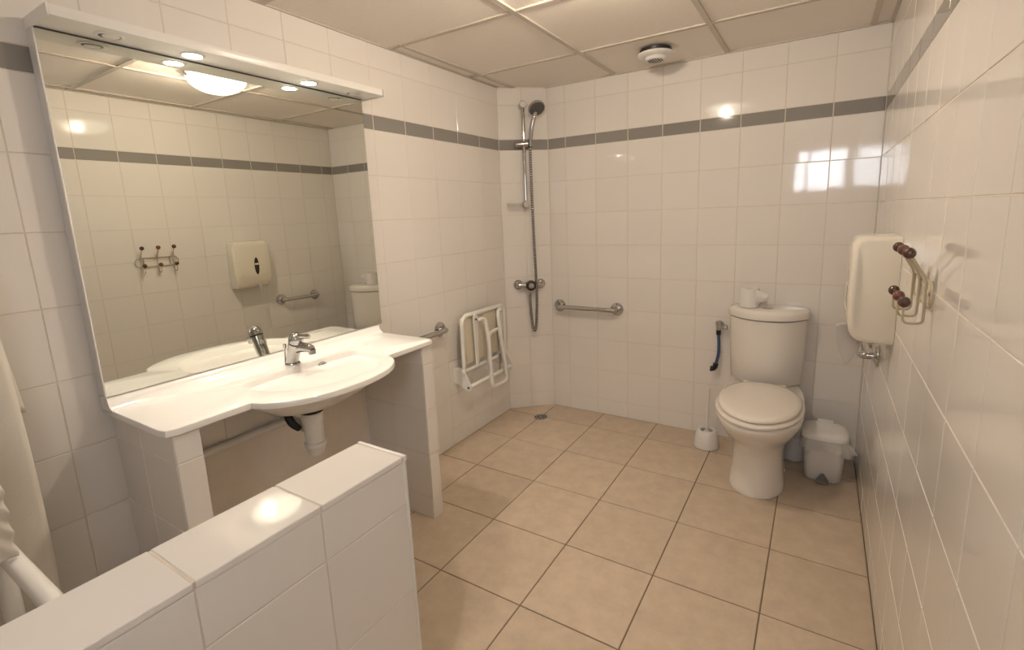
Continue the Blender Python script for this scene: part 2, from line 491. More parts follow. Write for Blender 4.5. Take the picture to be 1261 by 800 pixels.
def basin_outline(s=0.0, n=48):
    """D-shaped basin opening; s = 0 rim .. 1 bottom."""
    cy, hw = -1.808, 0.232
    xb, xf = 0.178, 0.462
    out = []
    hw2 = hw * (1 - 0.48 * s); xb2 = xb + 0.020 * s; xf2 = xf - 0.215 * s
    xm = xb2 + 0.30 * (xf2 - xb2)
    for k in range(n):
        t = 2 * PI * k / n
        c, sn = math.cos(t), math.sin(t)
        y = cy + hw2 * (abs(c) ** 0.9) * (1 if c > 0 else -1)
        if sn >= 0: x = xm + (xf2 - xm) * abs(sn) ** 1.0
        else: x = xm - (xm - xb2) * abs(sn) ** 0.25
        out.append((x, y))
    return out
def tri_between(bm, outer, inner):
    es = []
    for loop in (outer, inner):
        for a, b in zip(loop, loop[1:] + loop[:1]):
            e = bm.edges.get((a, b)) or bm.edges.new((a, b)); es.append(e)
    bmesh.ops.triangle_fill(bm, edges=es, use_beauty=True)
bm = B()
outs = []
for ins, z in ((0.003, VT - 0.021), (0.0, VT - 0.018), (0.0, VT - 0.007), (0.002, VT - 0.002), (0.006, VT)):
    outs.append([(x, y, z) for x, y in slab_outline(ins)])
vr = add_loft(bm, outs, False, False)
bas = []
for s, z in ((-0.035, VT), (-0.010, VT - 0.001), (0.02, VT - 0.005), (0.10, VT - 0.020), (0.25, VT - 0.046), (0.45, VT - 0.073), (0.65, VT - 0.092), (0.85, VT - 0.103), (1.0, VT - 0.106)):
    bas.append([(x, y, z) for x, y in basin_outline(s)])
vb = add_loft(bm, bas, False, True)
tri_between(bm, vr[-1], vb[0])
bm.faces.new(vr[0])
obj('basin_slab', bm, M_RESIN, vt, angle=35)
# coved upstand along the wall
bm = B()
prof = [(0.002, VT - 0.01), (0.002, VT + 0.034), (0.044, VT + 0.034), (0.050, VT + 0.030), (0.053, VT + 0.018), (0.060, VT + 0.006), (0.074, VT + 0.0002), (0.074, VT - 0.01)]
add_loft(bm, [[(x, y, z) for x, z in prof] for y in (VL, VR)])
obj('upstand', bm, M_RESIN, vt, angle=50)
# bowl underside
bm = B(); rings = []
for f, z in ((1.0, VT - 0.0212), (0.97, VT - 0.031), (0.88, VT - 0.050), (0.74, VT - 0.074), (0.60, VT - 0.100), (0.44, VT - 0.117), (0.28, VT - 0.125), (0.16, VT - 0.127)):
    rings.append([(0.315 - 0.085 * (1 - f) + 0.192 * f * math.cos(t), -1.845 + 0.250 * f * math.sin(t), z) for t in [2 * PI * k / 40 for k in range(40)]])
add_loft(bm, rings)
obj('bowl_underside', bm, M_RESIN, vt)
# overflow and waste
bm = B(); o0 = Vector((0.186, -1.728, 0.768)); ax = Vector((1.0, 0, 0.16)).normalized()
add_lathe(bm, o0, ax, [(0.021, -0.003), (0.021, 0.003), (0.018, 0.005), (0.0145, 0.004), (0.0145, 0.002)])
ov = obj('overflow_ring', bm, M_CHROME, vt)
bm = B(); add_lathe(bm, o0 + ax * 0.0022, ax, [(0.0142, 0), (0.0142, 0.0006)]); obj('overflow_hole', bm, M_BLACK, ov)
bm = B(); a, u, v = frame_for(ax)
for k in range(3):
    d = u * math.cos(2 * PI * k / 3 + 0.5) + v * math.sin(2 * PI * k / 3 + 0.5)
    add_tube(bm, [o0 + a * 0.0036, o0 + a * 0.0036 + d * 0.0145], 0.002, 6)
obj('overflow_grille', bm, M_CHROME, ov)
bm = B(); add_lathe(bm, (0.222, -1.808, VT - 0.1063), VZ, [(0.018, 0), (0.018, 0.003), (0.014, 0.005), (0.001, 0.006)]); obj('basin_plug', bm, M_CHROME, vt)

# ------------------------------------------------------------------ basin mixer tap
tx, ty = 0.138, -1.815
tap = thing('basin_mixer_tap', (tx, ty, VT), 'small chrome single lever mixer tap on the vanity top', 'tap')
bm = B(); add_lathe(bm, (tx, ty, VT), VZ, [(0.027, 0), (0.027, 0.004), (0.024, 0.007), (0.022, 0.008)]); obj('base', bm, M_CHROME, tap)
bm = B()
add_tube(bm, smooth_path([(tx - 0.002, ty, VT + 0.005), (tx + 0.010, ty, VT + 0.032), (tx + 0.022, ty, VT + 0.058), (tx + 0.032, ty, VT + 0.080)], 5),
         lambda i: 0.0215 + 0.003 * (i / 15.0) ** 2, 20)
obj('body', bm, M_CHROME, tap)
bm = B(); p = smooth_path([(tx + 0.014, ty + 0.002, VT + 0.056), (tx + 0.050, ty + 0.006, VT + 0.066), (tx + 0.088, ty + 0.012, VT + 0.066), (tx + 0.104, ty + 0.015, VT + 0.060)], 5)
add_tube(bm, p, lambda i: 0.021 - 0.0085 * i / 15, 16)
sp = obj('spout', bm, M_CHROME, tap)
bm = B(); add_lathe(bm, (tx + 0.100, ty + 0.0145, VT + 0.060), (0.12, 0, -1), [(0.0125, 0), (0.0125, 0.014), (0.010, 0.016), (0.001, 0.0155)]); obj('aerator', bm, M_SATIN, sp)
hx = Vector((0.42, 0, 1)).normalized(); hb = Vector((tx + 0.032, ty, VT + 0.080))
bm = B(); add_lathe(bm, hb, hx, [(0.0235, 0), (0.0235, 0.006)]); obj('collar', bm, M_BLACK, tap)
bm = B(); add_lathe(bm, hb + hx * 0.006, hx, [(0.025, 0), (0.0255, 0.012), (0.023, 0.024), (0.015, 0.032), (0.001, 0.034)], 20)
lv = obj('lever_head', bm, M_CHROME, tap)
h2 = hb + hx * 0.030
bm = B(); p = smooth_path([h2 + Vector((0.0, 0, -0.002)), h2 + Vector((0.028, 0.006, 0.002)), h2 + Vector((0.054, 0.012, 0.000))], 5)
add_tube(bm, p, lambda i: 0.011 - 0.003 * i / 10, 12); obj('lever', bm, M_CHROME, lv)
bm = B(); add_tube(bm, [(tx - 0.026, ty - 0.012, VT + 0.0005), (tx - 0.016, ty - 0.012, VT + 0.062)], 0.003, 8)
add_lathe(bm, (tx - 0.016, ty - 0.012, VT + 0.060), VZ, [(0.003, 0), (0.006, 0.002), (0.006, 0.014), (0.003, 0.016)], 10)
obj('pop_up_rod', bm, M_CHROME, tap)

# ------------------------------------------------------------------ trap and waste pipe under the basin
sx, sy = 0.252, -1.838
tr = thing('bottle_trap', (sx, sy, 0.49), 'white plastic bottle trap hanging under the basin', 'drain pipe')
bm = B(); add_lathe(bm, (sx, sy, 0.648), VZ, [(0.036, 0), (0.040, 0.002), (0.040, 0.010), (0.036, 0.012), (0.036, 0.024)]); obj('black_nut', bm, M_BLACK, tr)['label'] = 'black rubber nut under the basin'
bm = B(); add_lathe(bm, (sx, sy, 0.612), VZ, [(0.034, 0), (0.036, 0.004), (0.036, 0.026), (0.038, 0.028), (0.038, 0.036)]); obj('upper_collar', bm, M_PIPE, tr)
bm = B(); add_lathe(bm, (sx, sy, 0.535), VZ, [(0.030, 0), (0.031, 0.002), (0.033, 0.078)]); obj('tailpipe', bm, M_PIPE, tr)
bm = B(); add_lathe(bm, (sx, sy, 0.484), VZ, [(0.001, 0), (0.016, 0.001), (0.026, 0.010), (0.031, 0.026), (0.034, 0.038), (0.036, 0.040), (0.036, 0.052), (0.031, 0.054)]); obj('bottle', bm, M_PIPE, tr)
bm = B(); add_tube(bm, smooth_path([(0.222, sy, 0.570), (0.17, sy + 0.01, 0.570), (0.10, -1.80, 0.566), (0.04, -1.786, 0.556), (0.026, -1.786, 0.550)], 6), 0.014, 12); obj('outlet_pipe', bm, M_PIPE, tr)
bm = B(); add_tube(bm, smooth_path([(0.185, -1.885, 0.650), (0.195, -1.892, 0.640), (0.212, -1.890, 0.615), (0.222, -1.872, 0.590)], 6), lambda i: 0.010 + 0.004 * math.sin(i / 18 * PI), 10); obj('overflow_hose', bm, M_BLACK, tr)['label'] = 'black rubber overflow hose'
bm = B(); add_tube(bm, [(0.016, -2.232, 0.549), (0.016, -1.775, 0.549)], 0.0135, 12)
for y in (-2.12, -1.90): add_box(bm, (0.0005, y - 0.005, 0.540), (0.012, y + 0.005, 0.558))
wp = obj('waste_pipe', bm, M_PIPE); wp['label'] = 'thin white waste pipe running along the wall below the basin'; wp['category'] = 'pipe'

# ------------------------------------------------------------------ mirror and light pelmet
MF, ML, MR, MB, MT = 0.050, -2.327, -1.308, 0.836, 1.803
mi_ = thing('wall_mirror', (0, (ML + MR) / 2, MB), 'large rectangular frameless mirror above the vanity top', 'mirror')
bm = B(); add_box(bm, (0.001, ML + 0.001, MB + 0.001), (MF - 0.005, MR - 0.001, MT - 0.001), 0.001, 1); obj('back_panel', bm, M_WHITEP, mi_)
bm = B(); add_box(bm, (MF - 0.005, ML + 0.003, MB), (MF, MR, MT - 0.002)); obj('glass', bm, M_MIRROR, mi_, smooth=False)
bm = B(); add_box(bm, (MF - 0.006, ML - 0.001, MB), (MF + 0.0015, ML + 0.003, MT), 0.0008, 1); obj('edge_strip', bm, M_WHITEP, mi_)
bm = B(); add_box(bm, (MF - 0.004, ML, MT - 0.004), (MF + 0.001, MR, MT - 0.0002)); obj('top_clip', bm, M_CHROMED, mi_, smooth=False)
PB, PT_, PFX = 1.8035, 1.829, 0.162
pe = thing('light_pelmet', (0.08, -1.80, PB), 'long white light pelmet above the mirror with two lit spots', 'light')
bm = B(); add_box(bm, (0.001, ML + 0.004, PB), (PFX, -1.292, PT_), 0.003, 2); obj('canopy', bm, M_PELMET, pe)
for y in (ML, -1.288):
    bm = B(); add_box(bm, (0.001, y, PB - 0.003), (PFX + 0.001, y + 0.004, PT_ + 0.001), 0.001, 1); obj('end_cap', bm, M_PELMET, pe)
for k, y in enumerate((-2.19, -1.99, -1.60, -1.40)):
    lit = k in (1, 2)
    bm = B(); add_lathe(bm, (0.108, y, PB), (0, 0, -1), [(0.030, -0.001), (0.034, 0.001), (0.032, 0.003), (0.027, 0.004), (0.024, 0.002)], 28, False, False)
    sr = obj('spot_ring', bm, M_PELMET, pe)
    bm = B(); add_lathe(bm, (0.108, y, PB), (0, 0, -1), [(0.0245, 0.0008), (0.0245, 0.0018), (0.012, 0.0024), (0.001, 0.0026)], 24)
    obj('spot_lens', bm, M_BULB if lit else M_GREYR, sr)
    if not lit:
        bm = B(); add_lathe(bm, (0.112, y + 0.002, PB), (0.1, 0.05, -1), [(0.0195, 0.0005), (0.0195, 0.003), (0.015, 0.0045), (0.001, 0.005)], 24); obj('eyeball', bm, M_PELMET, sr)
    if lit:
        ld = bpy.data.lights.new('spot_light', 'SPOT'); ld.energy = SPOT_ENERGY; ld.color = SPOT_COLOR
        ld.spot_size = math.radians(115); ld.spot_blend = 0.7; ld.shadow_soft_size = 0.022
        lo = bpy.data.objects.new('spot_light', ld); COL.objects.link(lo); lo.parent = pe
        lo.location = Vector((0.108, y, PB - 0.026)) - world_loc(pe)

# ------------------------------------------------------------------ ceiling lamp (seen in the mirror)
LX, LY = 1.065, -1.345
cl = thing('ceiling_lamp', (LX, LY, H), 'lit white glass dome lamp on the ceiling, seen in the mirror', 'lamp')
bm = B(); add_lathe(bm, (LX, LY, H - 0.001), (0, 0, -1), [(0.136, 0), (0.138, 0.006), (0.132, 0.014)], 40); obj('base_plate', bm, M_PELMET, cl)
bm = B(); add_lathe(bm, (LX, LY, H - 0.012), (0, 0, -1), [(0.136 * math.cos(a), 0.004 + 0.078 * math.sin(a)) for a in [PI / 2 * k / 10 for k in range(11)]], 40); obj('glass_dome', bm, M_DOME, cl)
bm = B(); add_lathe(bm, (LX, LY - 0.045, H - 0.020), (0, 0, -1), [(0.012, 0), (0.014, 0.006), (0.030, 0.014), (0.036, 0.028), (0.032, 0.042), (0.018, 0.051), (0.001, 0.054)], 20); obj('bulb', bm, M_FILAMENT, cl)
for a in (0.6, 0.6 + 2 * PI / 3, 0.6 + 4 * PI / 3):
    bm = B(); c, s = math.cos(a), math.sin(a)
    add_tube(bm, [(LX + 0.138 * c, LY + 0.138 * s, H - 0.004), (LX + 0.147 * c, LY + 0.147 * s, H - 0.014), (LX + 0.137 * c, LY + 0.137 * s, H - 0.028)], 0.006, 8)
    obj('clip', bm, M_SATIN, cl)

# ------------------------------------------------------------------ ceiling vent
vx, vy = 1.000, -0.290
ve = thing('ceiling_vent', (vx, vy, H), 'round white air vent hanging from the ceiling near the shower', 'vent')
bm = B(); add_lathe(bm, (vx, vy, H - 0.0005), (0, 0, -1), [(0.076, 0), (0.072, 0.020)], 36, True, False); obj('neck', bm, M_BLACK, ve)
bm = B(); add_lathe(bm, (vx, vy, H - 0.016), (0, 0, -1), [(0.072, 0), (0.084, 0.002), (0.085, 0.008), (0.078, 0.015), (0.050, 0.019), (0.046, 0.030), (0.042, 0.033), (0.001, 0.034)], 40); cap = obj('cap', bm, M_WHITEP, ve)
for k in range(6):
    bm = B(); x = vx - 0.030 + k * 0.012
    hgt = math.sqrt(max(0.0, 0.036 ** 2 - (x - vx) ** 2))
    add_box(bm, (x - 0.0035, vy - hgt, H - 0.0508), (x + 0.0035, vy + hgt, H - 0.0496)); obj('grille_slot', bm, M_GREYR, cap, smooth=False)

# ------------------------------------------------------------------ shower
def dpt(s, off, z): return Vector((0, CY0, 0)) + dg * s + dn * off + VZ * z
rl = thing('shower_riser_rail', dpt(0.15, 0, 1.36), 'chrome vertical riser rail in the shower corner', 'shower rail')
bm = B(); add_tube(bm, [dpt(0.15, 0.05, 1.352), dpt(0.15, 0.05, 1.962)], 0.0105, 14); obj('bar', bm, M_CHROME, rl)
for z in (1.958, 1.365):
    bm = B(); add_lathe(bm, dpt(0.15, 0.001, z), dn, [(0.020, 0), (0.021, 0.004), (0.014, 0.012), (0.014, 0.036), (0.021, 0.040), (0.022, 0.060), (0.018, 0.066)], 18); obj('wall_bracket', bm, M_SATIN, rl)
bm = B(); add_tube(bm, [dpt(0.112, 0.055, 1.726), dpt(0.180, 0.062, 1.729)], lambda i: 0.016, 14)
add_lathe(bm, dpt(0.108, 0.055, 1.726), -dg, [(0.017, -0.004), (0.017, 0.010), (0.012, 0.014)], 16)
obj('slider', bm, M_SATIN, rl)
bm = B(); add_lathe(bm, dpt(0.184, 0.070, 1.700), (0, 0, 1), [(0.010, 0), (0.013, 0.004), (0.0145, 0.050), (0.013, 0.054)], 14); obj('handset_holder', bm, M_CHROMED, rl)
sd = thing('soap_dish', dpt(0.09, 0.03, 1.365), 'clear plastic soap dish beside the foot of the shower rail', 'soap dish')
bm = B(); c = [dpt(s, o, 1.374) for s, o in ((0.035, 0.015), (0.125, 0.015), (0.125, 0.085), (0.035, 0.085))]
mid = sum(c, Vector()) / 4
add_loft(bm, [[mid + (p - mid) * 0.8 - VZ * 0.018 for p in c], c, [mid + (p - mid) * 0.95 for p in c], [mid + (p - mid) * 0.78 - VZ * 0.014 for p in c]])
obj('tray', bm, M_CLEAR, sd)
hs = thing('hand_shower', dpt(0.19, 0.07, 1.72), 'chrome hand shower with round grey spray face', 'shower head')
hp = [dpt(0.184, 0.072, 1.700), dpt(0.187, 0.078, 1.760), dpt(0.195, 0.088, 1.820), dpt(0.208, 0.098, 1.875), dpt(0.218, 0.100, 1.905)]
bm = B(); add_tube(bm, smooth_path(hp, 5), lambda i: 0.0095 + 0.005 * min(1, i / 8) - 0.002 * max(0, (i - 12) / 8), 14); obj('handle', bm, M_CHROME, hs)
hax = (dn * 0.66 - VZ * 0.74 + dg * 0.10).normalized(); hc = dpt(0.226, 0.098, 1.930)
bm = B(); add_lathe(bm, hc, hax, [(0.010, -0.034), (0.030, -0.024), (0.048, -0.010), (0.053, 0.0), (0.053, 0.006), (0.047, 0.009)], 28); hd = obj('head', bm, M_CHROME, hs)
bm = B(); add_lathe(bm, hc, hax, [(0.046, 0.0088), (0.045, 0.0105), (0.020, 0.0115), (0.001, 0.0118)], 28); obj('spray_face', bm, M_GREYR, hd)
bm = B()
ha, hu, hv = frame_for(hax)
for rr, n in ((0.013, 6), (0.025, 12), (0.037, 18)):
    for k in range(n):
        t = 2 * PI * k / n
        add_lathe(bm, hc + ha * 0.0105 + (hu * math.cos(t) + hv * math.sin(t)) * rr, ha, [(0.0017, 0), (0.0013, 0.003)], 5)
obj('nozzle', bm, M_SATIN, hd)['kind'] = 'stuff'
hose_pts = [dpt(0.184, 0.072, 1.700), dpt(0.185, 0.064, 1.60), dpt(0.187, 0.060, 1.42), dpt(0.192, 0.058, 1.12), dpt(0.196, 0.060, 0.92), dpt(0.197, 0.066, 0.80), dpt(0.193, 0.064, 0.66),
            dpt(0.186, 0.060, 0.575), dpt(0.176, 0.058, 0.548), dpt(0.166, 0.056, 0.575), dpt(0.159, 0.050, 0.66), dpt(0.156, 0.046, 0.74), dpt(0.156, 0.045, 0.80)]
hpath = dense(smooth_path(hose_pts, 14), 0.0036)
bm = B(); add_tube(bm, hpath, lambda i: 0.0098 if i % 4 < 2 else 0.0080, 10, mi=lambda i: 0 if i % 4 < 2 else 1)
so = obj('shower_hose', bm, [M_CHROME, M_CHROMED]); so['label'] = 'ribbed chrome shower hose hanging in a loop'; so['category'] = 'hose'
mx = thing('shower_mixer', dpt(0.161, 0, 0.85), 'chrome two inlet shower valve with a black ring on its knob', 'tap')
for s in (0.087, 0.236):
    bm = B(); add_lathe(bm, dpt(s, 0.001, 0.851), dn, [(0.031, 0), (0.032, 0.004), (0.026, 0.012), (0.017, 0.016), (0.017, 0.040), (0.0165, 0.044)], 24); obj('wall_flange', bm, M_CHROME, mx)
bm = B(); add_tube(bm, [dpt(s, 0.042, 0.851) for s in (0.082, 0.10, 0.13, 0.16, 0.20, 0.241)], lambda i: [0.016, 0.018, 0.019, 0.021, 0.019, 0.016][i], 18); bdy = obj('valve_body', bm, M_CHROME, mx)
bm = B(); add_lathe(bm, dpt(0.161, 0.052, 0.850), dn, [(0.030, 0), (0.033, 0.003), (0.033, 0.018), (0.030, 0.020)], 24); obj('black_ring', bm, M_BLACK, mx)['label'] = 'black plastic ring of the valve'
bm = B(); add_lathe(bm, dpt(0.161, 0.066, 0.850), dn, [(0.020, 0), (0.021, 0.020), (0.017, 0.028), (0.001, 0.030)], 8); obj('knob', bm, M_CHROME, mx)
bm = B(); add_lathe(bm, dpt(0.156, 0.045, 0.832), (0, 0, -1), [(0.012, 0), (0.012, 0.018), (0.010, 0.022), (0.010, 0.034)], 14); obj('hose_outlet', bm, M_CHROME, mx)
dr = thing('floor_drain', (0.252, -0.232, 0), 'round steel floor drain in front of the shower corner', 'drain')
bm = B(); add_lathe(bm, (0.252, -0.232, 0.0005), VZ, [(0.047, 0), (0.048, 0.003), (0.040, 0.004), (0.038, 0.002)], 32, True, False); obj('rim', bm, M_SATIN, dr)
bm = B(); add_lathe(bm, (0.252, -0.232, 0.0005), VZ, [(0.039, 0), (0.039, 0.0022), (0.001, 0.0026)], 28); pt = obj('strainer', bm, M_GREYR, dr)
bm = B()
for k in range(8):
    t = 2 * PI * k / 8; add_lathe(bm, (0.252 + 0.026 * math.cos(t), -0.232 + 0.026 * math.sin(t), 0.003), VZ, [(0.006, 0), (0.006, 0.0008)], 10)
add_lathe(bm, (0.252, -0.232, 0.003), VZ, [(0.009, 0), (0.009, 0.001)], 12)
obj('strainer_boss', bm, M_SATIN, pt)

# ------------------------------------------------------------------ grab rails
def grab_rail(a, b, n, label, stand=0.055):
    a, b, n = Vector(a), Vector(b), Vector(n)
    t = thing('grab_rail', (a + b) / 2, label, 'grab rail', 'chrome grab rails')
    for p in (a, b):
        bm = B(); add_lathe(bm, p + n * 0.0005, n, [(0.040, 0), (0.041, 0.003), (0.039, 0.007), (0.030, 0.010), (0.020, 0.012), (0.016, 0.016)], 32); obj('wall_flange', bm, M_CHROME, t)
    bm = B(); add_tube(bm, rounded_path([a + n * 0.012, a + n * stand, b + n * stand, b + n * 0.012], 0.028, 6), 0.0145, 16); obj('bar', bm, M_CHROME, t)
    return t
grab_rail((0.297, 0, 0.703), (0.691, 0, 0.703), (0, -1, 0), 'chrome grab rail on the back wall between shower and toilet')
grab_rail((0, -0.865, 0.705), (0, -1.265, 0.705), (1, 0, 0), 'chrome grab rail between the vanity and the folded shower seat')
grab_rail((W, -0.60, 0.718), (W, -0.30, 0.712), (-1, 0, 0), 'chrome grab rail below the towel dispenser, beside the toilet')

# ------------------------------------------------------------------ folded shower seat
fs = thing('folding_shower_seat', (0, -0.55, 0.30), 'white tubular shower seat folded up against the wall', 'shower seat')
bm = B(); add_tube(bm, rounded_path([(0.062, -0.752, 0.43), (0.066, -0.752, 0.752), (0.066, -0.335, 0.752), (0.062, -0.335, 0.43)], 0.05, 7), 0.0115, 14); obj('seat_frame', bm, M_WHITEM, fs)
bm = B(); add_box(bm, (0.044, -0.715, 0.757), (0.056, -0.345, 0.762), 0.002, 1); obj('top_lip', bm, M_CREAM, fs)
bm = B(); add_box(bm, (0.036, -0.738, 0.47), (0.060, -0.349, 0.742), 0.006, 2); sp_ = obj('seat_panel', bm, M_CREAM, fs)
for y in (-0.715, -0.60, -0.545, -0.425, -0.37):
    bm = B(); add_box(bm, (0.058, y - 0.010, 0.49), (0.064, y + 0.010, 0.735), 0.003, 1); obj('rib', bm, M_CREAM, sp_)
for y0 in (-0.645, -0.395):
    bm = B(); add_loft(bm, [[(0.074, y0 - w, z), (0.084, y0 - w, z), (0.084, y0 + w, z), (0.074, y0 + w, z)] for z, w in ((0.445, 0.010), (0.55, 0.013), (0.70, 0.019), (0.735, 0.019), (0.752, 0.010))])
    st = obj('link_bar', bm, M_WHITEM, fs, angle=30)
    bm = B(); add_lathe(bm, (0.084, y0, 0.722), VX, [(0.006, 0), (0.006, 0.003), (0.001, 0.004)], 10); obj('bolt', bm, M_GREYR, st)
bm = B(); add_tube(bm, [(0.062, -0.775, 0.438), (0.062, -0.310, 0.438)], 0.011, 12); obj('hinge_bar', bm, M_WHITEM, fs)
bm = B(); add_tube(bm, [(0.098, -0.757, 0.352), (0.098, -0.330, 0.352)], 0.012, 12); obj('lower_bar', bm, M_WHITEM, fs)
for y0 in (-0.762, -0.326):
    bm = B(); pr = [(0.001, 0.370), (0.001, 0.452), (0.030, 0.462), (0.070, 0.455), (0.080, 0.430), (0.118, 0.362), (0.114, 0.338), (0.096, 0.330)]
    add_loft(bm, [[(x, yy, z) for x, z in pr] for yy in (y0 - 0.004, y0 + 0.004)])
    bk = obj('wall_bracket', bm, M_WHITEM, fs, smooth=False)
    bm = B(); add_box(bm, (0.0005, y0 - 0.020, 0.365), (0.006, y0 + 0.020, 0.460), 0.001, 1); obj('mounting_plate', bm, M_WHITEM, bk)
    for x, z in ((0.060, 0.438), (0.098, 0.352)):
        bm = B(); add_lathe(bm, (x, y0 - 0.004, z), (0, -1, 0), [(0.007, 0), (0.007, 0.003), (0.001, 0.004)], 10); obj('bolt', bm, M_GREYR, bk)
U = rounded_path([(0.090, -0.640, 0.715), (0.108, -0.590, 0.722), (0.120, -0.580, 0.60), (0.125, -0.572, 0.292), (0.125, -0.408, 0.292), (0.120, -0.462, 0.60), (0.108, -0.458, 0.735), (0.090, -0.405, 0.735)], 0.045, 6)
bm = B(); add_tube(bm, U, 0.0115, 14); obj('support_leg', bm, M_WHITEM, fs)
bm = B(); add_tube(bm, rounded_path([(0.100, -0.562, 0.44), (0.106, -0.556, 0.62), (0.108, -0.470, 0.63)], 0.03, 5), 0.010, 12); obj('leg_brace', bm, M_WHITEM, fs)
bm = B(); add_tube(bm, [(0.090, -0.43, 0.46), (0.092, -0.44, 0.345)], 0.006, 8); obj('stay', bm, M_SATIN, fs)

# ------------------------------------------------------------------ toilet
TX = 1.548
to = thing('toilet', (TX, -0.38, 0), 'cream white close coupled toilet with the lid down', 'toilet')
def plan(hw, yf, yb, yc, z, e=0.62, n=48, cx=TX):
    out = []
    for k in range(n):
        t = 2 * PI * k / n; c, s = math.cos(t), math.sin(t)
        if s < 0: x = cx + hw * c; y = yc + (yc - yf) * s
        else: x = cx + hw * abs(c) ** e * (1 if c > 0 else -1); y = yc + (yb - yc) * abs(s) ** e
        out.append((x, y, z))
    return out
bm = B(); rg = []
for z, hw, yf, yb, yc in ((0.001, 0.117, -0.590, -0.03, -0.44), (0.012, 0.119, -0.593, -0.03, -0.44), (0.03, 0.116, -0.588, -0.03, -0.44), (0.10, 0.108, -0.574, -0.03, -0.44), (0.17, 0.105, -0.570, -0.03, -0.44),
                          (0.215, 0.110, -0.582, -0.03, -0.44), (0.255, 0.124, -0.620, -0.03, -0.45), (0.295, 0.146, -0.678, -0.03, -0.47), (0.33, 0.163, -0.722, -0.03, -0.48), (0.365, 0.176, -0.756, -0.03, -0.49),
                          (0.385, 0.180, -0.768, -0.03, -0.49), (0.397, 0.179, -0.768, -0.03, -0.49), (0.403, 0.172, -0.760, -0.035, -0.49)):
    rg.append(plan(hw, yf, yb, yc, z))
add_loft(bm, rg); obj('pan', bm, M_CERAMIC, to, angle=60)
bm = B()
add_loft(bm, [plan(0.172, -0.766, -0.235, -0.49, 0.4035, 0.85), plan(0.181, -0.776, -0.228, -0.49, 0.408, 0.8), plan(0.182, -0.777, -0.226, -0.49, 0.416, 0.8), plan(0.176, -0.771, -0.232, -0.49, 0.423, 0.8)])
obj('seat', bm, M_SEATPL, to, angle=60)
bm = B()
add_loft(bm, [plan(0.158, -0.744, -0.268, -0.49, 0.4265, 0.9), plan(0.170, -0.760, -0.256, -0.49, 0.430, 0.9), plan(0.171, -0.761, -0.255, -0.49, 0.436, 0.9), plan(0.165, -0.753, -0.262, -0.49, 0.443, 0.9),
              plan(0.145, -0.725, -0.288, -0.49, 0.448, 0.9), plan(0.09, -0.64, -0.36, -0.49, 0.452, 0.9), plan(0.03, -0.54, -0.45, -0.49, 0.453, 0.9)])
obj('lid', bm, M_SEATPL, to, angle=60)
for x in (TX - 0.075, TX + 0.075):
    bm = B(); add_tube(bm, [(x - 0.020, -0.246, 0.426), (x + 0.020, -0.246, 0.426)], 0.009, 10); obj('hinge', bm, M_SEATPL, to)
def cis(hw, yf, ys, yb, z, r=0.03):
    """D plan: bowed front from side y=ys to centre y=yf, flat back at yb."""
    out = []
    for k in range(25):
        a = -1 + 2 * k / 24
        out.append((TX - 0.012 + hw * math.copysign(abs(a) ** 0.85, a), yf + (ys - yf) * abs(a) ** 2.1, z))
    out += [(TX - 0.012 + hw, yb - r, z), (TX - 0.012 + hw - r * 0.3, yb - r * 0.3, z), (TX - 0.012 + hw - r, yb, z), (TX - 0.012 - hw + r, yb, z), (TX - 0.012 - hw + r * 0.3, yb - r * 0.3, z), (TX - 0.012 - hw, yb - r, z)]
    return out
bm = B()
add_loft(bm, [cis(0.160, -0.216, -0.105, -0.012, 0.405), cis(0.166, -0.222, -0.107, -0.012, 0.410), cis(0.172, -0.224, -0.107, -0.012, 0.55), cis(0.178, -0.226, -0.107, -0.012, 0.738)])
obj('cistern', bm, M_CERAMIC, to, angle=60)
bm = B()
add_loft(bm, [cis(0.174, -0.222, -0.105, -0.012, 0.7410), cis(0.184, -0.233, -0.112, -0.008, 0.745), cis(0.185, -0.234, -0.112, -0.008, 0.770), cis(0.181, -0.229, -0.110, -0.010, 0.782), cis(0.165, -0.210, -0.100, -0.016, 0.789), cis(0.10, -0.15, -0.09, -0.03, 0.7915)])
cli = obj('cistern_lid', bm, M_CERAMIC, to, angle=60)
bm = B(); add_lathe(bm, (TX - 0.012, -0.135, 0.790), VZ, [(0.024, 0), (0.025, 0.003), (0.020, 0.006), (0.001, 0.0065)], 24); obj('flush_button', bm, M_SATIN, cli)
bm = B(); add_lathe(bm, (1.690, -0.100, 0.001), VZ, [(0.044, 0), (0.050, 0.006), (0.050, 0.11), (0.046, 0.12), (0.040, 0.125)], 24)
add_tube(bm, smooth_path([(1.690, -0.100, 0.12), (1.688, -0.10, 0.16), (1.66, -0.10, 0.19), (1.62, -0.10, 0.20)], 5), 0.040, 16)
obj('soil_pipe', bm, M_WHITEP, to)
for sx_ in (-1, 1):
    bm = B(); add_lathe(bm, (TX + sx_ * 0.107, -0.36, 0.05), (sx_, 0, 0), [(0.009, 0), (0.009, 0.006), (0.001, 0.008)], 12); obj('floor_bolt_cap', bm, M_WHITEP, to)

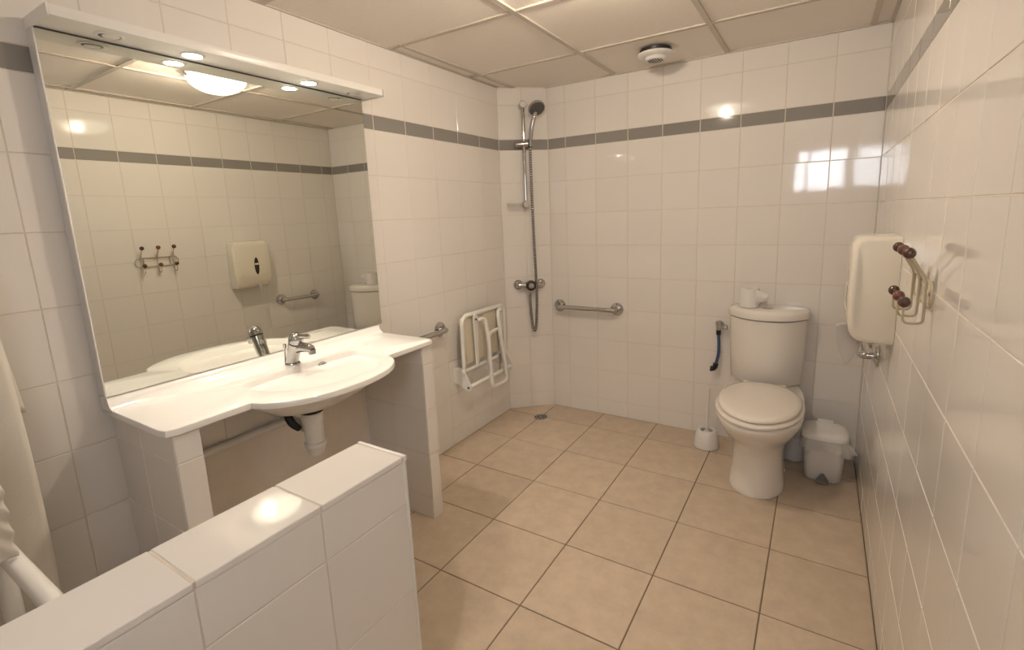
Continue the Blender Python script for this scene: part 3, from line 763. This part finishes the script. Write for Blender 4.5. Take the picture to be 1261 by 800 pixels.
# toilet roll on the cistern
RX, RY = 1.447, -0.120
tr_ = thing('toilet_roll', (RX, RY, 0.7915), 'white toilet roll standing on the cistern lid', 'toilet roll')
bm = B(); add_lathe(bm, (RX, RY, 0.7915), VZ, [(0.020, 0.003), (0.044, 0), (0.048, 0.002), (0.048, 0.096), (0.046, 0.098), (0.020, 0.097)], 32, False, False)
add_lathe(bm, (RX, RY, 0.7915), VZ, [(0.020, 0.003), (0.020, 0.097)], 24, False, False); obj('roll', bm, M_PAPER, tr_)
bm = B(); rows = []
for k in range(7):
    t = k / 6
    rows.append([(RX + 0.030 + 0.062 * t, RY - 0.034 + 0.004 * math.sin(3 * t), 0.7925 + h * (1 - 0.12 * t) + 0.028 * t * (1 - h * 9) * 0.6 + 0.002) for h in (0.012 + 0.02 * t, 0.094 - 0.020 * t)])
add_loft(bm, rows, False, False, False)
lf = obj('loose_sheet', bm, M_PAPER, tr_); sm = lf.modifiers.new('thick', 'SOLIDIFY'); sm.thickness = 0.0012
# ------------------------------------------------------------------ angle valve with blue hose
av = thing('angle_valve', (1.292, 0, 0.655), 'chrome angle valve with a short blue hose, left of the toilet', 'valve')
bm = B(); add_lathe(bm, (1.292, -0.0005, 0.660), (0, -1, 0), [(0.022, 0), (0.022, 0.003), (0.010, 0.006), (0.010, 0.030)], 18); obj('wall_rosette', bm, M_CHROME, av)
bm = B(); add_lathe(bm, (1.292, -0.038, 0.635), VZ, [(0.012, 0), (0.014, 0.004), (0.014, 0.028), (0.017, 0.030), (0.017, 0.046), (0.013, 0.050)], 14); obj('valve_body', bm, M_SATIN, av)
bm = B(); add_tube(bm, [(1.300, -0.040, 0.652), (1.325, -0.045, 0.654)], 0.007, 10); add_lathe(bm, (1.322, -0.045, 0.654), VX, [(0.008, 0), (0.014, 0.003), (0.014, 0.014), (0.008, 0.017)], 8); obj('toggle', bm, M_SATIN, av)
bm = B(); add_lathe(bm, (1.292, -0.038, 0.606), VZ, [(0.010, 0), (0.013, 0.003), (0.013, 0.028), (0.011, 0.030)], 8); obj('top_nut', bm, M_BLACK, av)
bm = B(); add_tube(bm, smooth_path([(1.292, -0.038, 0.608), (1.296, -0.040, 0.56), (1.296, -0.042, 0.50), (1.288, -0.044, 0.455), (1.282, -0.045, 0.435)], 6), 0.0085, 12); obj('blue_hose', bm, M_BLUE, av)['label'] = 'blue rubber hose'
bm = B(); add_tube(bm, smooth_path([(1.284, -0.045, 0.445), (1.281, -0.045, 0.425), (1.270, -0.045, 0.413), (1.256, -0.045, 0.412)], 4), lambda i: 0.014 if i < 10 else 0.016, 10); obj('end_connector', bm, M_BLACK, av)

# ------------------------------------------------------------------ toilet brush
BX, BY = 1.268, -0.165
tb = thing('toilet_brush', (BX, BY, 0), 'white toilet brush in a white holder beside the toilet', 'toilet brush')
bm = B(); add_lathe(bm, (BX, BY, 0.001), VZ, [(0.060, 0), (0.067, 0.003), (0.067, 0.012), (0.061, 0.055), (0.053, 0.084), (0.046, 0.096), (0.038, 0.099), (0.033, 0.094), (0.033, 0.082)], 28, True, False); obj('holder', bm, M_WHITEP, tb)
bm = B(); add_tube(bm, [(BX, BY, 0.015), (BX + 0.001, BY, 0.10), (BX + 0.002, BY + 0.003, 0.22), (BX + 0.003, BY + 0.005, 0.335)], lambda i: [0.008, 0.0075, 0.0065, 0.008][i], 10); obj('handle', bm, M_WHITEP, tb)
bm = B(); add_lathe(bm, (BX, BY, 0.012), VZ, [(0.010, 0), (0.022, 0.010), (0.024, 0.06), (0.018, 0.075)], 14); obj('brush_head', bm, M_WHITEP, tb)

# ------------------------------------------------------------------ pedal bin
QX, QY = 1.817, -0.235
pb = thing('pedal_bin', (QX, QY, 0), 'small white pedal bin with a clear liner in the corner', 'bin')
def rr3(hw, hd, r, z, dy=0.0): return [(x, y, z) for x, y in rrect(QX - hw, QX + hw, QY - hd + dy, QY + hd + dy, r, 6)]
bm = B(); add_loft(bm, [rr3(0.070, 0.056, 0.03, 0.001), rr3(0.076, 0.061, 0.033, 0.006), rr3(0.080, 0.066, 0.034, 0.08), rr3(0.088, 0.076, 0.036, 0.212)]); obj('bucket', bm, M_WHITEP, pb, angle=50)
bm = B(); add_loft(bm, [rr3(0.089, 0.079, 0.037, 0.213), rr3(0.096, 0.086, 0.040, 0.216), rr3(0.096, 0.086, 0.040, 0.232), rr3(0.088, 0.078, 0.038, 0.246), rr3(0.066, 0.056, 0.03, 0.251), rr3(0.02, 0.016, 0.01, 0.2515)]); ld_ = obj('lid', bm, M_WHITEP, pb, angle=50)
bm = B(); add_box(bm, (QX - 0.035, QY + 0.060, 0.236), (QX + 0.035, QY + 0.092, 0.258), 0.006, 2); obj('hinge_block', bm, M_WHITEP, ld_)
bm = B(); add_box(bm, (QX - 0.026, QY - 0.098, 0.008), (QX + 0.026, QY - 0.060, 0.016), 0.003, 1); add_loft(bm, [[(QX - w, y, z) for w, y, z in ((0.024, -0.300, 0.014), (-0.024, -0.300, 0.014), (-0.006, -0.302, 0.044), (0.006, -0.302, 0.044))], [(QX - w, y + 0.006, z) for w, y, z in ((0.024, -0.300, 0.014), (-0.024, -0.300, 0.014), (-0.006, -0.302, 0.044), (0.006, -0.302, 0.044))]])
obj('pedal', bm, M_GREYPL, pb)
bm = B(); rows = []
base = rrect(-0.090, 0.090, -0.079, 0.079, 0.037, 9)
for q, (z, g_) in enumerate(((0.214, 0.0), (0.205, 0.005), (0.190, 0.008), (0.172, 0.009), (0.155, 0.008))):
    r = []
    for k, (x, y) in enumerate(base):
        d = math.hypot(x, y); wv = math.sin(k * 1.7) * 0.003 * q + math.sin(k * 0.71 + 1) * 0.004 * q * 0.5
        fl_ = 0.0
        if x > 0.05 and abs(y + 0.01) < 0.085: fl_ = 0.011 * q * math.exp(-((y + 0.02) / 0.05) ** 2)       # loose flap towards the wall
        gg = g_ + wv * 0.5 + fl_
        r.append((min(QX + x * (1 + gg / d), W - 0.006), QY + y * (1 + gg / d), z + 0.006 * math.sin(k * 0.9) * q * 0.4 + fl_ * 0.25))
    rows.append(r)
add_loft(bm, rows, False, False); obj('bin_liner', bm, M_BAG, pb, angle=80)['label'] = 'clear crumpled plastic liner'

# ------------------------------------------------------------------ paper towel dispenser (right wall)
DY0, DY1 = -0.985, -0.715
dp = thing('paper_towel_dispenser', (W, -0.85, 0.86), 'ivory paper towel dispenser on the right wall with paper hanging out', 'dispenser')
PROF = [(0.001, 0.850), (0.075, 0.852), (0.100, 0.859), (0.112, 0.870), (0.120, 0.888), (0.125, 0.915), (0.127, 0.950), (0.127, 1.150), (0.124, 1.168), (0.114, 1.181), (0.098, 1.188), (0.001, 1.190)]
def dring(y, ins):
    out = []
    for d, z in PROF:
        k = ins / 0.1635
        e = 0.026 * (max(0.0, z - 1.14) / 0.05) ** 2 + 0.20 * max(0.0, 0.955 - z)
        out.append((W - max(0.001, d - ins * (d > 0.002)), y + (e if y < -0.85 else -e), 1.02 + (z - 1.02) * (1 - k)))
    return out
bm = B()
add_loft(bm, [dring(DY0, 0.013), dring(DY0 + 0.002, 0.006), dring(DY0 + 0.006, 0.002), dring(DY0 + 0.012, 0.0), dring(DY1 - 0.012, 0.0), dring(DY1 - 0.006, 0.002), dring(DY1 - 0.002, 0.006), dring(DY1, 0.013)])
obj('cover', bm, M_DISP, dp, angle=35)
# mouth lip with a wavy lower edge
top, low = [], []
for k in range(17):
    t = k / 16; y = DY0 + 0.040 + t * 0.190
    low.append((y, 0.872 + 0.020 * math.sin(PI * t) ** 2)); top.append((y, 0.945 + 0.006 * math.cos(2 * PI * t)))
bm = B()
def lipx(z): return W - (0.1125 + (z - 0.870) * 0.19 if z < 0.95 else 0.1279)
poly = low + top[::-1]
add_loft(bm, [[(lipx(z) + 0.012, y, z) for y, z in poly], [(lipx(z) - 0.0022, y, z) for y, z in poly]])
obj('mouth_lip', bm, M_DISP, dp, angle=50)
bm = B(); n = 24
add_loft(bm, [[(x, -0.828 + r_ * 0.017 * math.cos(2 * PI * k / n), 1.010 + r_ * 0.062 * math.sin(2 * PI * k / n)) for k in range(n)] for x, r_ in ((W - 0.126, 1.0), (W - 0.1274, 1.0), (W - 0.1276, 0.8))]); wi = obj('level_window', bm, M_BROWNW, dp); wi['label'] = 'dark oval level window'
bm = B(); add_box(bm, (W - 0.1280, -0.842, 1.018), (W - 0.1274, -0.814, 1.030), 0.0006, 1); obj('white_bar', bm, M_PAPER, wi)
bm = B(); rows = []
for k in range(15):
    t = k / 14; z = 0.885 - 0.150 * t
    tw = 0.75 + 0.5 * t; w_ = 0.046 * (1 - 0.85 * t ** 3); yc = -0.815 + 0.030 * t
    rows.append([(W - 0.122 + 0.012 * t + 0.008 * math.sin(2.5 * t) + j * w_ * math.sin(tw), yc + j * w_ * math.cos(tw), z + 0.01 * j * t) for j in (-1, -0.5, 0, 0.5, 1)])
add_loft(bm, rows, False, False, False); pp = obj('paper_strip', bm, M_PAPER, dp); pp.modifiers.new('thick', 'SOLIDIFY').thickness = 0.001
pp['label'] = 'twisted strip of white paper'
# ------------------------------------------------------------------ coat hooks (right wall)
HY0, HY1 = -1.500, -1.285
ch = thing('coat_hook_rack', (W, (HY0 + HY1) / 2, 1.10), 'cream wire coat rack with six wooden knobs on the right wall', 'coat hooks')
bm = B(); add_tube(bm, [(W - 0.008, y, z) for y, z in rrect(HY0 - 0.012, HY1 + 0.012, 1.068, 1.122, 0.026, 8)], 0.0030, 10, closed=True); fr = obj('wire_frame', bm, M_HOOK, ch)
for y in (HY0 + 0.035, HY1 - 0.035):
    bm = B(); add_box(bm, (W - 0.006, y - 0.004, 1.066), (W - 0.001, y + 0.004, 1.124), 0.001, 1); pt_ = obj('fixing_plate', bm, M_HOOK, ch)
    bm = B(); add_lathe(bm, (W - 0.005, y, 1.095), (-1, 0, 0), [(0.005, 0), (0.005, 0.002), (0.001, 0.003)], 10); obj('screw', bm, M_SATIN, pt_)
for k, f in enumerate((0.09, 0.50, 0.91)):
    y = HY0 + (HY1 - HY0) * f
    bm = B()
    path = rounded_path([(W - 0.046, y, 1.180), (W - 0.015, y, 1.128), (W - 0.014, y, 1.030), (W - 0.050, y, 1.030), (W - 0.050, y, 1.070)], 0.012, 5)
    add_tube(bm, path, 0.0029, 10); rd = obj('hook_wire', bm, M_HOOK, ch)
    for (kx, kz, ax_) in ((W - 0.049, 1.185, Vector((-0.5, 0, 0.86))), (W - 0.050, 1.077, VZ)):
        bm = B(); add_lathe(bm, Vector((kx, y, kz)) - ax_.normalized() * 0.014, ax_, [(0.004, 0.002), (0.0092, 0.005), (0.0122, 0.011), (0.0122, 0.017), (0.0092, 0.023), (0.004, 0.026), (0.001, 0.0265)], 20); obj('knob', bm, M_WOODR if k == 1 else M_WOODK, rd)

# ------------------------------------------------------------------ towels at the left edge
def cloth(fn, nu, nv):
    bm = B(); add_loft(bm, [[fn(i / nu, j / nv) for j in range(nv + 1)] for i in range(nu + 1)], False, False, False); return bm
tw = thing('towel', (0.10, -2.75, 0.20), 'long white towel draped over a wall rail at the left edge', 'towel')
def front(u, v):      # u: 0 top .. 1 bottom, v: 0 near edge .. 1 edge towards the vanity
    z = 1.19 - 0.95 * u; y = -3.02 + (0.505 + 0.012 * math.sin(3 * u)) * v
    x = 0.098 + 0.012 * math.sin(v * 15 + 0.6 * u) * (0.35 + 0.65 * u) + 0.010 * u
    return (x, y, z)
bm = cloth(front, 30, 40); o = obj('front_drop', bm, M_TERRY, tw, angle=80); md = o.modifiers.new('thick', 'SOLIDIFY'); md.thickness = 0.005
def back(u, v):
    z = 1.19 - (0.315 + 0.02 * v) * u; y = -3.0 + (0.488 + 0.026 * u) * v
    return (0.050 + 0.008 * math.sin(v * 12 + u), y, z)
bm = cloth(back, 16, 30); o = obj('back_drop', bm, M_TERRY, tw, angle=80); o.modifiers.new('thick', 'SOLIDIFY').thickness = 0.005
bm = cloth(lambda u, v: (0.075 - 0.026 * math.cos(PI * u), -3.01 + 0.497 * v, 1.19 + 0.022 * math.sin(PI * u)), 8, 20); o = obj('top_fold', bm, M_TERRY, tw, angle=80); o.modifiers.new('thick', 'SOLIDIFY').thickness = 0.005
t2 = thing('hand_towel', (0.3, -2.80, 0.62), 'small ribbed white towel hanging low at the left edge', 'towel')
def ribbed(u, v):
    z = 0.866 - 0.248 * u; y = -3.0 + 0.402 * v
    w_ = 0.5 + 0.5 * math.cos((z * 24 + y * 26) * 5.5)
    return (0.305 + 0.006 * w_, y + 0.0035 * w_ * v, z)
bm = cloth(ribbed, 70, 70); o = obj('cloth', bm, M_TERRY, t2, angle=80); o.modifiers.new('thick', 'SOLIDIFY').thickness = 0.006
rk = thing('towel_rail', (0, -2.78, 0.9), 'white wall towel rail with two bars at the left edge', 'towel rail')
for z, x, ye in ((1.19, 0.074, -2.56), (0.862, 0.285, -2.64)):
    bm = B(); add_tube(bm, rounded_path([(0.001, -3.06, z), (x, -3.06, z), (x, ye, z)], 0.03, 5), 0.011, 12)
    obj('bar', bm, M_WHITEM, rk)
st_ = thing('towel_stand', (0.45, -2.75, 0), 'white tubular stand in front of the towels, half hidden by the partition', 'stand')
for y in (-2.600, -3.10):
    bm = B(); add_tube(bm, rounded_path([(0.145, y, 0.012), (0.145, y, 0.595), (0.66, y, 0.595), (0.66, y, 0.012)], 0.03, 6), 0.0185, 16); obj('side_frame', bm, M_WHITEM, st_)
    for x in (0.145, 0.66):
        bm = B(); add_lathe(bm, (x, y, 0.0005), VZ, [(0.022, 0), (0.022, 0.014), (0.019, 0.018)], 16); obj('rubber_foot', bm, M_GREYR, st_)
for x in (0.145, 0.66):
    bm = B(); add_tube(bm, [(x, -2.600, 0.20), (x, -3.10, 0.20)], 0.013, 12); obj('cross_bar', bm, M_WHITEM, st_)
